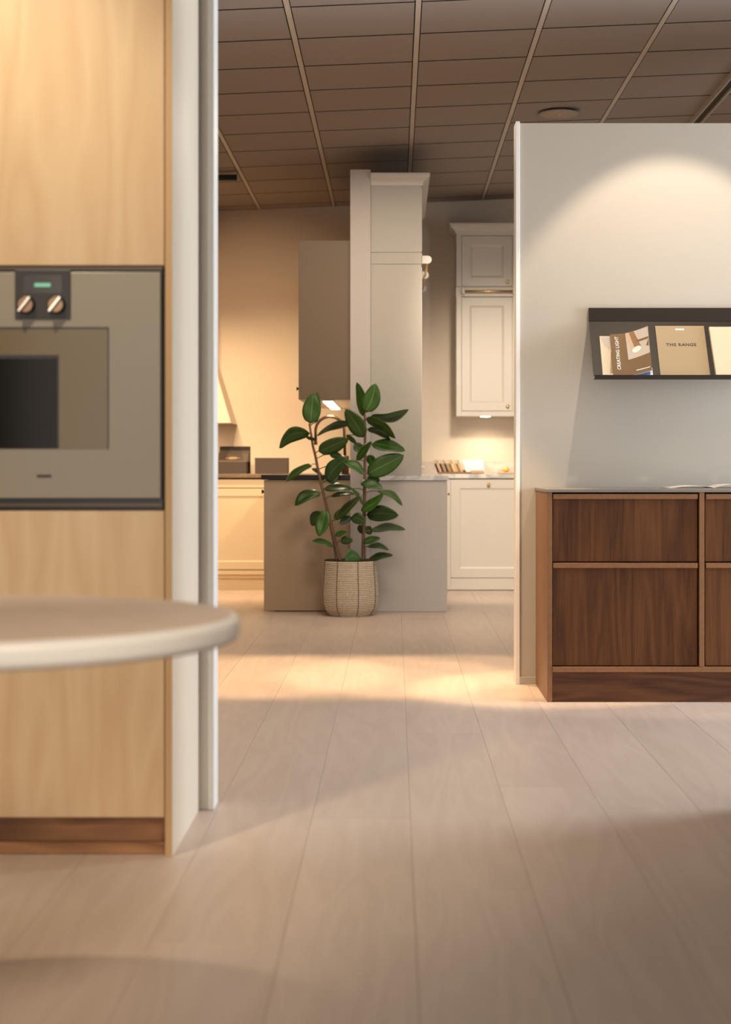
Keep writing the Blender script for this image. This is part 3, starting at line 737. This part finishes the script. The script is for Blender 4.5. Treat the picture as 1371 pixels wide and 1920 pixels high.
# two black boxes on it
qY = 13.74
def qx(x): return X(x, qY)
def qz(y): return Zz(y, qY)
t = thing('presentation_box', 'open black presentation box with a sloping inner panel on the brown countertop', 'box', (qx(437), qY+.1, bt))
z1, z2, z3 = qz(866), qz(851), qz(836.5)
a, b = qx(408), qx(462)
obj('body', B(a, b, qY, qY+.20, bt, z1), M['blackbox'], t, bevel=.001)
bm = NB(); prism(bm, [Vector((a, qY, z1)), Vector((a, qY+.20, z1)), Vector((a, qY+.20, z2+.03)), Vector((a, qY+.07, z2))], Vector((b-a+.012, 0, 0))); obj('sloping_panel', bm, M['blackbox'], t)
obj('lid', B(a-.002, b+.016, qY+.20, qY+.21, bt, z3), M['blackin'], t)
bm = NB()
for s0, s1, zz in ((422, 450, .45), (429, 443, .55), (429, 443, .35)):
    p = [Vector((qx(s0), qY+.07*zz-.0006, z1+(z2-z1)*zz)), Vector((qx(s1), qY+.07*zz-.0006, z1+(z2-z1)*zz)), Vector((qx(s1), qY+.07*(zz+.06)-.0006, z1+(z2-z1)*(zz+.06))), Vector((qx(s0), qY+.07*(zz+.06)-.0006, z1+(z2-z1)*(zz+.06)))]
    prism(bm, p, Vector((0, -.0006, .0004)))
obj('lettering', bm, M['kraft'], t, label='small gold line of lettering')
t = thing('storage_box', 'low closed black box beside the open box on the brown countertop', 'box', (qx(508), qY+.1, bt))
obj('body', B(qx(478), qx(539), qY, qY+.22, bt, qz(862)), M['blackbox'], t, bevel=.001)
obj('lid', B(qx(477.5), qx(539.4), qY-.001, qY+.221, qz(862)+.0008, qz(858.5)), M['blackbox'], t, bevel=.001)
# plastered hood at the left
hY = 13.62
t = thing('range_hood', 'plastered beige extractor hood tapering towards the ceiling at the far left', 'hood', (-2.0, 13.9, Zz(793, hY)))
x1b, x1t = X(433, hY), X(409, hY)-.10
z0, zt_ = Zz(793, hY), Zz(793, hY)+.75
bm = NB()
lo = [bm.verts.new(p) for p in ((-2.65, hY, z0), (x1b, hY, z0), (x1b, YB-.001, z0), (-2.65, YB-.001, z0))]
hi = [bm.verts.new(p) for p in ((-2.35, hY+.2, zt_), (x1b-.235, hY+.2, zt_), (x1b-.235, YB-.001, zt_), (-2.35, YB-.001, zt_))]
bm.faces.new(lo[::-1]); bm.faces.new(hi)
for i in range(4): bm.faces.new((lo[i], lo[(i+1) % 4], hi[(i+1) % 4], hi[i]))
obj('canopy', bm, M['hood'], t)
obj('chimney', B(-2.35, x1b-.235, hY+.2, YB-.001, zt_, 3.0), M['hood'], t)
area('hood_light', (-1.9, 13.85, z0-.02), (-1.9, 13.85, 0), .5, .2, 6, WARM)

# ------------------------------------------------------------------ back wall, right: light greige cabinets
gr0, gr1 = wx1+.001, 2.6
t = thing('base_cabinet', 'light greige framed base cabinet with a brass knob along the back wall', 'cabinet', (1.2, 13.9, 0))
obj('carcass', B(gr0, gr1, BY+.022, YB-.002, .08, bz(897.3)), M['greige_light'], t)
fb0 = bx(838); d0, d1 = bx(845.3), bx(845.3)+.60
obj('face_frame', B(fb0, d0-.002, BY, BY+.021, bz(1106), bz(897.6)), M['greige_light'], t)
obj('face_frame', B(d0-.001, gr1, BY+.006, BY+.021, bz(1106), bz(1084.2)), M['greige_light'], t, bevel=.001)
for k in range(3):
    a = d0+k*.606
    dd = panel_door('door', t, a, a+.60, bz(1083), bz(898.8), BY, X(862, BY)-X(845.3, BY), M['greige_light'], .009, .014)
    knob(dd, X(916.5, BY)+k*.606, BY, bz(909))
tag(obj('countertop', B(gr0, gr1, BY-.018, YB-.002, bz(896.8), bz(896.8)+.034), M['marble'], bevel=.002), 'white marble countertop along the back wall carrying the sample tray', 'countertop')
gt = bz(896.8)+.0345
tag(obj('stone_upstand', B(gr0, gr1, YB-.022, YB-.001, gt, Zz(865.5, YB-.02)), stone('upstand_marble', (.56, .48, .42), (.70, .61, .54), (.5, .43, .37), 4, .3)), 'low pale marble upstand along the back wall', 'upstand')
# wall cabinet
VY_ = 13.82
def vx(x): return X(x, VY_)
def vz(y): return Zz(y, VY_)
t = thing('wall_cabinet', 'light greige framed wall cabinet with two doors and a brass rail', 'cabinet', (vx(910), 14.0, vz(780)))
v0, v1 = vx(856), vx(972)
obj('carcass', B(v0, v1, VY_+.022, YB-.002, vz(780), vz(430)), M['greige_light'], t)
for n_, a in (('stile', (v0, vx(865.4), vz(780), vz(538))), ('stile', (v0, vx(865.4), vz(537), vz(430))), ('stile', (vx(961.4), v1, vz(780), vz(430))), ('bottom_rail', (vx(865.6), vx(961.2), vz(780), vz(771))), ('top_rail', (vx(865.6), vx(961.2), vz(441.5), vz(430)))):
    obj(n_, B(a[0], a[1], VY_, VY_+.021, a[2], a[3]), M['greige_light'], t, bevel=.0008)
d = panel_door('door', t, vx(866.4), vx(960.5), vz(536.6), vz(443), VY_, vx(882)-vx(866), M['greige_light'], .012, .016); knob(d, vx(952), VY_, vz(529))
d = panel_door('door', t, vx(866.2), vx(960), vz(770), vz(558), VY_, vx(881)-vx(866), M['greige_light'], .012, .016); knob(d, vx(952), VY_, vz(762))
obj('rail_board', B(v0-.004, v1, VY_-.004, VY_+.02, vz(556), vz(539)), M['greige_light'], t, bevel=.001)
for x in (868.5, 963.5): obj('bracket', B(vx(x)-.012, vx(x)+.012, VY_-.06, VY_-.0045, vz(552.5), vz(540.5)), M['greige_light'], t, bevel=.004)
obj('rail', tube(NB(), [(vx(869), VY_-.045, vz(547)), (vx(963), VY_-.045, vz(547))], .0085, 12), M['brass'], t, smooth=True)
obj('cornice', sweep(NB(), prof, [(v0-.001, YB-.002, vz(438), -1, 0), (v0-.001, VY_-.001, vz(438), -1, -1), (v1, VY_-.001, vz(438), 0, -1)]), M['greige_light'], t)
pk = obj('downlight', lathe(NB(), [(.038, -.005), (.040, -.003), (.040, .0)], (vx(911.5), VY_+.10, vz(780)), 24), M['lamp'], t, label='small lit round lamp under the cabinet')
spot('puck_light', (vx(911.5), VY_+.07, vz(780)-.02), (vx(911.5), VY_+.07, 0), 10, 160, .8, (1, .78, .52), .03)
# sample tray
sY = 13.72
def tx(x): return X(x, sY)
t = thing('sample_tray', 'long low brown tray holding wood finish samples on the marble counter', 'tray', (tx(855), sY+.05, gt))
bm = NB(); box(bm, tx(822), tx(909), sY, sY+.13, gt, gt+.006); box(bm, tx(822), tx(884), sY, sY+.008, gt+.006, gt+.016); box(bm, tx(822), tx(909), sY+.122, sY+.13, gt+.006, gt+.03)
obj('base', bm, M['tray'], t)
tones = [((.02, .013, .01), 'black'), ((.62, .36, .22), 'salmon'), ((.025, .016, .012), 'black'), ((.40, .24, .14), 'reddish brown'), ((.02, .014, .01), 'black'), ((.36, .24, .09), 'olive'), ((.16, .09, .04), 'dark brown'), ((.62, .44, .24), 'pale tan'), ((.50, .36, .16), 'mustard'), ((.20, .11, .05), 'dark brown'), ((.55, .37, .17), 'honey')]
order = ['first', 'second', 'third', 'fourth', 'fifth', 'sixth', 'seventh', 'eighth', 'ninth', 'tenth', 'eleventh']
n = len(tones); s0, s1 = 820.5, 869.5
for i, (c, nm) in enumerate(tones):
    a = tx(s0+(s1-s0)*i/n)+.001; b = tx(s0+(s1-s0)*(i+1)/n)-.001
    ln = -.036; zb, zt2 = gt+.010, Zz(862.5, sY); yb = sY+.020
    th_ = thing('sample_board', f'{nm} wood sample board, {order[i]} from the left in the tray', 'sample', ((a+b)/2, yb, zb), 'wood finish samples in the tray')
    cut = .45 if i < 5 else .3
    def sl(u0, u1):
        bm = NB(); z_a, z_b = zb+(zt2-zb)*u0, zb+(zt2-zb)*u1
        prism(bm, [Vector((a+ln*u0, yb+.08*u0, z_a)), Vector((b+ln*u0, yb+.08*u0, z_a)), Vector((b+ln*u1, yb+.08*u1, z_b)), Vector((a+ln*u1, yb+.08*u1, z_b))], Vector((0, .006, 0))); return bm
    obj('board', sl(0, .72), plain('sample_%s' % nm.replace(' ', '_'), c, .5), th_)
    obj('label_strip', sl(.721, 1), [M['kraft'], M['tan'], M['photo']][i % 3], th_)
bm = NB(); prism(bm, [Vector((tx(875), sY+.03, gt+.008)), Vector((tx(910), sY+.03, gt+.008)), Vector((tx(906), sY+.10, Zz(862, sY))), Vector((tx(868), sY+.10, Zz(862, sY)))], Vector((0, .005, 0)))
tag(obj('white_card', bm, M['white']), 'blank white card leaning at the right end of the sample tray', 'card')
tag(obj('card_box', B(tx(883), tx(908), sY+.002, sY+.026, gt+.0065, Zz(881.5, sY)), M['kraft'], bevel=.001), 'small light brown card box in front of the white card', 'box')
# board with something yellow
yY = 13.78
t = thing('serving_board', 'pale round serving board at the right end of the marble counter', 'board', (X(957, yY), yY+.1, gt))
obj('plate', lathe(NB(), [(.098, 0), (.105, .004), (.105, .010), (.10, .012)], (X(958, yY), yY+.11, gt), 40), M['kraft'], t, smooth=False)
bm = NB(); bmesh.ops.create_icosphere(bm, subdivisions=3, radius=1)
for v in bm.verts:
    p = v.co.copy(); k = 1+.10*math.sin(5*p.x+2*p.z)+.06*math.cos(7*p.y)
    v.co = Vector((X(951, yY)+p.x*.027*k, yY+.10+p.y*.022*k, gt+.0125+.020+p.z*.020*(1 if p.z < 0 else k)))
tag(obj('fruit', bm, M['yellow'], smooth=True), 'small yellow lump lying on the pale round board', 'fruit')

# ------------------------------------------------------------------ rubber plant in a rope pot
pc = Vector((X(657, 11.36), 11.36, 0))
ph = .365
t = thing('rubber_plant', 'tall two-stemmed rubber plant with glossy dark green leaves in a rope pot', 'plant', pc)
prof = []; nr = 31
def prad(u):      # body radius against height
    pts = [(0, .140), (.04, .150), (.12, .172), (.22, .183), (.40, .186), (.65, .181), (.85, .175), (1, .172)]
    for (a, ra), (b, rb) in zip(pts, pts[1:]):
        if u <= b: return ra+(rb-ra)*(u-a)/(b-a)
    return pts[-1][1]
prof.append((.10, 0))
for i in range(nr):
    for k in range(4):
        u = (i+k/4)/nr
        prof.append((prad(u)+.0035*math.sin(math.pi*(k+.0001)/4), ph*u))
prof += [(prad(1), ph), (prad(1)-.012, ph+.002), (prad(1)-.014, ph-.03), (.01, ph-.03)]
pot = obj('rope_pot', lathe(NB(), prof, (pc.x, pc.y, 0), 64), M['rope'], t, smooth=False)
bm = NB()
for i in range(1, nr):
    u = i/nr; r = prad(u)+.0004; n_ = 48
    ring = [[bm.verts.new((pc.x+(r+o)*math.cos(2*math.pi*k/n_), pc.y+(r+o)*math.sin(2*math.pi*k/n_), ph*u+h)) for k in range(n_)] for o, h in ((0, -.0019), (.0016, 0), (0, .0019))]
    for a, b in zip(ring, ring[1:]):
        for k in range(n_): bm.faces.new((a[k], a[(k+1) % n_], b[(k+1) % n_], b[k]))
obj('dark_cord', bm, M['stitch'], pot, label='thin dark cords between the rope rings')
for k in range(8):
    a = R(-117+k*45)
    pts = [(pc.x+(prad(u/24)+.0035)*math.cos(a), pc.y+(prad(u/24)+.0035)*math.sin(a), max(.003, ph*u/24)) for u in range(25)]
    obj('seam', tube(NB(), pts, .0024, 6), M['stitch'], pot)
obj('rim', lathe(NB(), [(prad(1)-.013, 0), (prad(1)+.001, .0), (prad(1)+.001, .007), (prad(1)-.012, .008)], (pc.x, pc.y, ph-.002), 48), M['black'], pot)
obj('soil', lathe(NB(), [(prad(1)-.018, 0), (prad(1)-.018, .012), (.01, .016)], (pc.x, pc.y, ph-.029), 32), M['soil'], t)
LY = 11.33
def LP(cx_, cy_, dy=0): return P(480+cx_/3.84, 690+cy_/3.84, LY+dy)     # from the plant close-up, on the plant's own plane
zs = ph-.02
stem_l = [(606, 1390), (580, 1290), (545, 1150), (512, 1010), (480, 880), (453, 760), (430, 640), (410, 560), (398, 480), (385, 400)]
stem_r = [(772, 1390), (774, 1250), (779, 1080), (782, 900), (785, 740), (786, 560), (785, 430), (783, 335)]
stem_t = [(578, 1390), (556, 1250), (535, 1150), (522, 1060)]
stem_u = [(786, 1390), (785, 1300), (783, 1180)]
def stem(pts, r0, r1, dy):
    n = len(pts); p3 = [LP(a, b, dy+.012*math.sin(i*1.3)) for i, (a, b) in enumerate(pts)]
    p3 = [Vector((p3[0].x, p3[0].y, zs-.02))]+p3
    return obj('stem', tube(NB(), p3, [r0+(r1-r0)*i/n for i in range(n+1)], 10), M['stem'], t, smooth=True)
stem(stem_l, .0130, .0070, 0); stem(stem_r, .0140, .0075, .02); stem(stem_t, .005, .004, .03); stem(stem_u, .005, .004, .05)
def nearest(c, side):
    s = stem_l if side == 'l' else stem_r; best = None
    for (a, b), (c_, d) in zip(s, s[1:]):
        for k in range(9):
            q = (a+(c_-a)*k/8, b+(d-b)*k/8); ds = (q[0]-c[0])**2+(q[1]-c[1]-18)**2
            if best is None or ds < best[0]: best = (ds, q)
    return best[1]
NT_, NU = 12, 6
def leaf(side, base, tip, wid, bend=0.0, dz=0.0, dbase=0.0, fold=.18, real=None, flip=1, sag=.08):
    """wid: width seen in the close-up; bend: sideways arch as a share of the length (+ = towards image top)"""
    off = 0 if side == 'l' else .02
    b3 = LP(base[0], base[1], off+dbase); t3 = LP(tip[0], tip[1], off+dbase+dz)
    ax = t3-b3; L = ax.length; a = ax.normalized()
    Ls = math.hypot(tip[0]-base[0], tip[1]-base[1])
    wr = real if real else max(wid, min(118, .46*Ls))
    roll = math.acos(min(1, wid/wr))
    view = (Vector((0, 0, 1))-(b3+t3)/2).normalized()
    side_v = a.cross(view).normalized()                       # in the picture plane, across the leaf
    nrm = side_v.cross(a).normalized()
    if nrm.dot(view) < 0: nrm = -nrm
    upv = side_v if side_v.z > 0 else -side_v
    above = (base[1]+tip[1])/2 < 560
    sgn = (-1 if above else 1)*flip
    n = (nrm*math.cos(roll)+upv*math.sin(roll)*sgn).normalized()
    wv = a.cross(n).normalized()
    hw = 1.25*wr/3.84*LY/F/2
    bm = NB(); uvl = bm.loops.layers.uv.new('UVMap'); grid = []
    for i in range(NT_+1):
        s = i/NT_
        wd = hw*(math.sin(math.pi*min(1, s*.97+.03)**.90)**.62)*(1-.12*s)
        if s > .93: wd *= max(.05, (1-s)/.07)
        if i == 0: wd = hw*.08
        c = b3+ax*s+upv*(L*bend*math.sin(math.pi*s))-n*(sag*L*(s*s-.3*s)*.5)
        row = []
        for j in range(NU+1):
            u = 2*j/NU-1
            row.append((bm.verts.new(c+wv*wd*u*math.cos(fold)+n*(abs(u)*wd*math.sin(fold)-.12*wd*u*u+.05*wd*math.sin(s*9+u*2))), (j/NU, s)))
        grid.append(row)
    for i in range(NT_):
        for j in range(NU):
            q = (grid[i][j], grid[i][j+1], grid[i+1][j+1], grid[i+1][j])
            f = bm.faces.new([p[0] for p in q]); f.smooth = True
            for lp, p in zip(f.loops, q): lp[uvl].uv = p[1]
    q = nearest(base, side); s3 = LP(q[0], q[1], off)
    if (s3-b3).length > .004:
        m_ = (s3+b3)/2+Vector((0, 0, .006))
        nf = len(bm.faces); tube(bm, [s3, m_, b3], .0026, 6, 1)
    me = bpy.data.meshes.new('leaf'); c0 = root_loc(t)
    for v in bm.verts: v.co -= c0
    bm.to_mesh(me); bm.free()
    for m_ in (M['leaf'], M['petiole']): me.materials.append(m_)
    o = bpy.data.objects.new('leaf', me); COL.objects.link(o); o.parent = t
    so = o.modifiers.new('thickness', 'SOLIDIFY'); so.thickness = .0012; so.offset = 0
    return o
leaf('l', (392, 398), (412, 183), 116, -.0, -.02, -.02)
leaf('l', (425, 395), (448, 168), 50, .0, .03, .05, real=110)
leaf('l', (385, 468), (170, 582), 88, .20, -.05, -.01)
leaf('l', (362, 500), (440, 518), 22, .0, -.05, -.02, real=30)
leaf('r', (695, 402), (440, 497), 44, .13, -.05, .03)
leaf('l', (452, 600), (668, 512), 96, .0, -.03, -.04)
leaf('l', (405, 693), (212, 816), 46, .05, -.05, -.02)
leaf('l', (512, 815), (662, 648), 100, .10, -.04, -.05)
leaf('l', (403, 726), (482, 778), 22, .05, 0, .01, real=40)
leaf('l', (638, 672), (782, 766), 56, .08, -.04, -.07)
leaf('l', (490, 868), (692, 868), 52, .04, -.06, -.03)
leaf('r', (690, 868), (772, 985), 24, .05, -.02, -.06, real=60)
leaf('l', (462, 898), (278, 988), 70, .12, -.06, -.02)
leaf('l', (540, 922), (708, 905), 34, .06, -.05, -.01, real=60)
leaf('l', (572, 1092), (762, 912), 52, .0, -.05, -.03)
leaf('l', (570, 1095), (640, 1000), 50, .0, .04, .03)
leaf('l', (503, 1025), (452, 1212), 86, .0, -.05, -.05)
leaf('l', (486, 1045), (398, 1135), 84, .1, .03, .02)
leaf('r', (688, 1075), (602, 1128), 46, .08, -.03, -.05)
leaf('r', (690, 1072), (788, 1112), 72, .06, -.03, -.06)
leaf('l', (570, 1205), (658, 1178), 32, .0, -.03, -.03)
leaf('l', (610, 1245), (700, 1242), 52, .05, -.02, -.01)
leaf('l', (556, 1283), (404, 1243), 36, .06, -.05, -.02)
leaf('r', (756, 1375), (640, 1412), 84, .30, -.07, -.08)
leaf('r', (803, 1386), (987, 1345), 44, .05, -.04, -.02)
leaf('r', (770, 1250), (897, 1225), 44, .0, -.04, -.05)
leaf('r', (803, 1284), (957, 1308), 36, .10, -.03, .0)
leaf('r', (825, 1170), (1077, 1158), 50, .06, -.05, -.01)
leaf('r', (745, 1130), (765, 1195), 40, .0, .02, .06)
leaf('r', (795, 1140), (830, 1200), 50, .0, .02, .05)
leaf('r', (800, 1055), (1026, 1062), 104, .05, -.08, -.02, fold=.3)
leaf('r', (758, 1027), (917, 903), 60, -.06, -.05, -.06)
leaf('r', (872, 885), (1057, 988), 40, .12, -.04, -.01)
leaf('r', (754, 822), (914, 865), 58, .03, -.05, -.05)
leaf('r', (800, 812), (893, 800), 72, .0, .02, .05, real=76)
leaf('r', (803, 762), (1066, 628), 124, .0, -.03, -.02)
leaf('r', (834, 548), (1077, 592), 74, .04, -.04, -.01)
leaf('r', (800, 635), (868, 702), 56, .0, .02, .06, real=70)
leaf('r', (724, 664), (832, 528), 50, .0, -.04, -.07)
leaf('r', (652, 482), (724, 548), 30, .03, .0, -.01, real=40)
leaf('r', (708, 548), (772, 604), 60, .0, .0, .04, real=64)
leaf('r', (803, 440), (968, 522), 44, .12, -.02, .02)
leaf('r', (795, 368), (1002, 512), 62, .10, -.06, -.02)
leaf('r', (830, 350), (1102, 304), 62, -.10, -.04, -.01)
leaf('r', (776, 497), (644, 296), 104, .02, -.05, -.05)
leaf('r', (790, 318), (862, 112), 108, -.05, -.03, -.03)
leaf('r', (774, 345), (722, 103), 66, .06, -.01, .01, real=100)
leaf('l', (530, 615), (622, 640), 46, .0, .03, .05)
leaf('l', (505, 805), (594, 780), 66, .0, .03, .05, real=70)
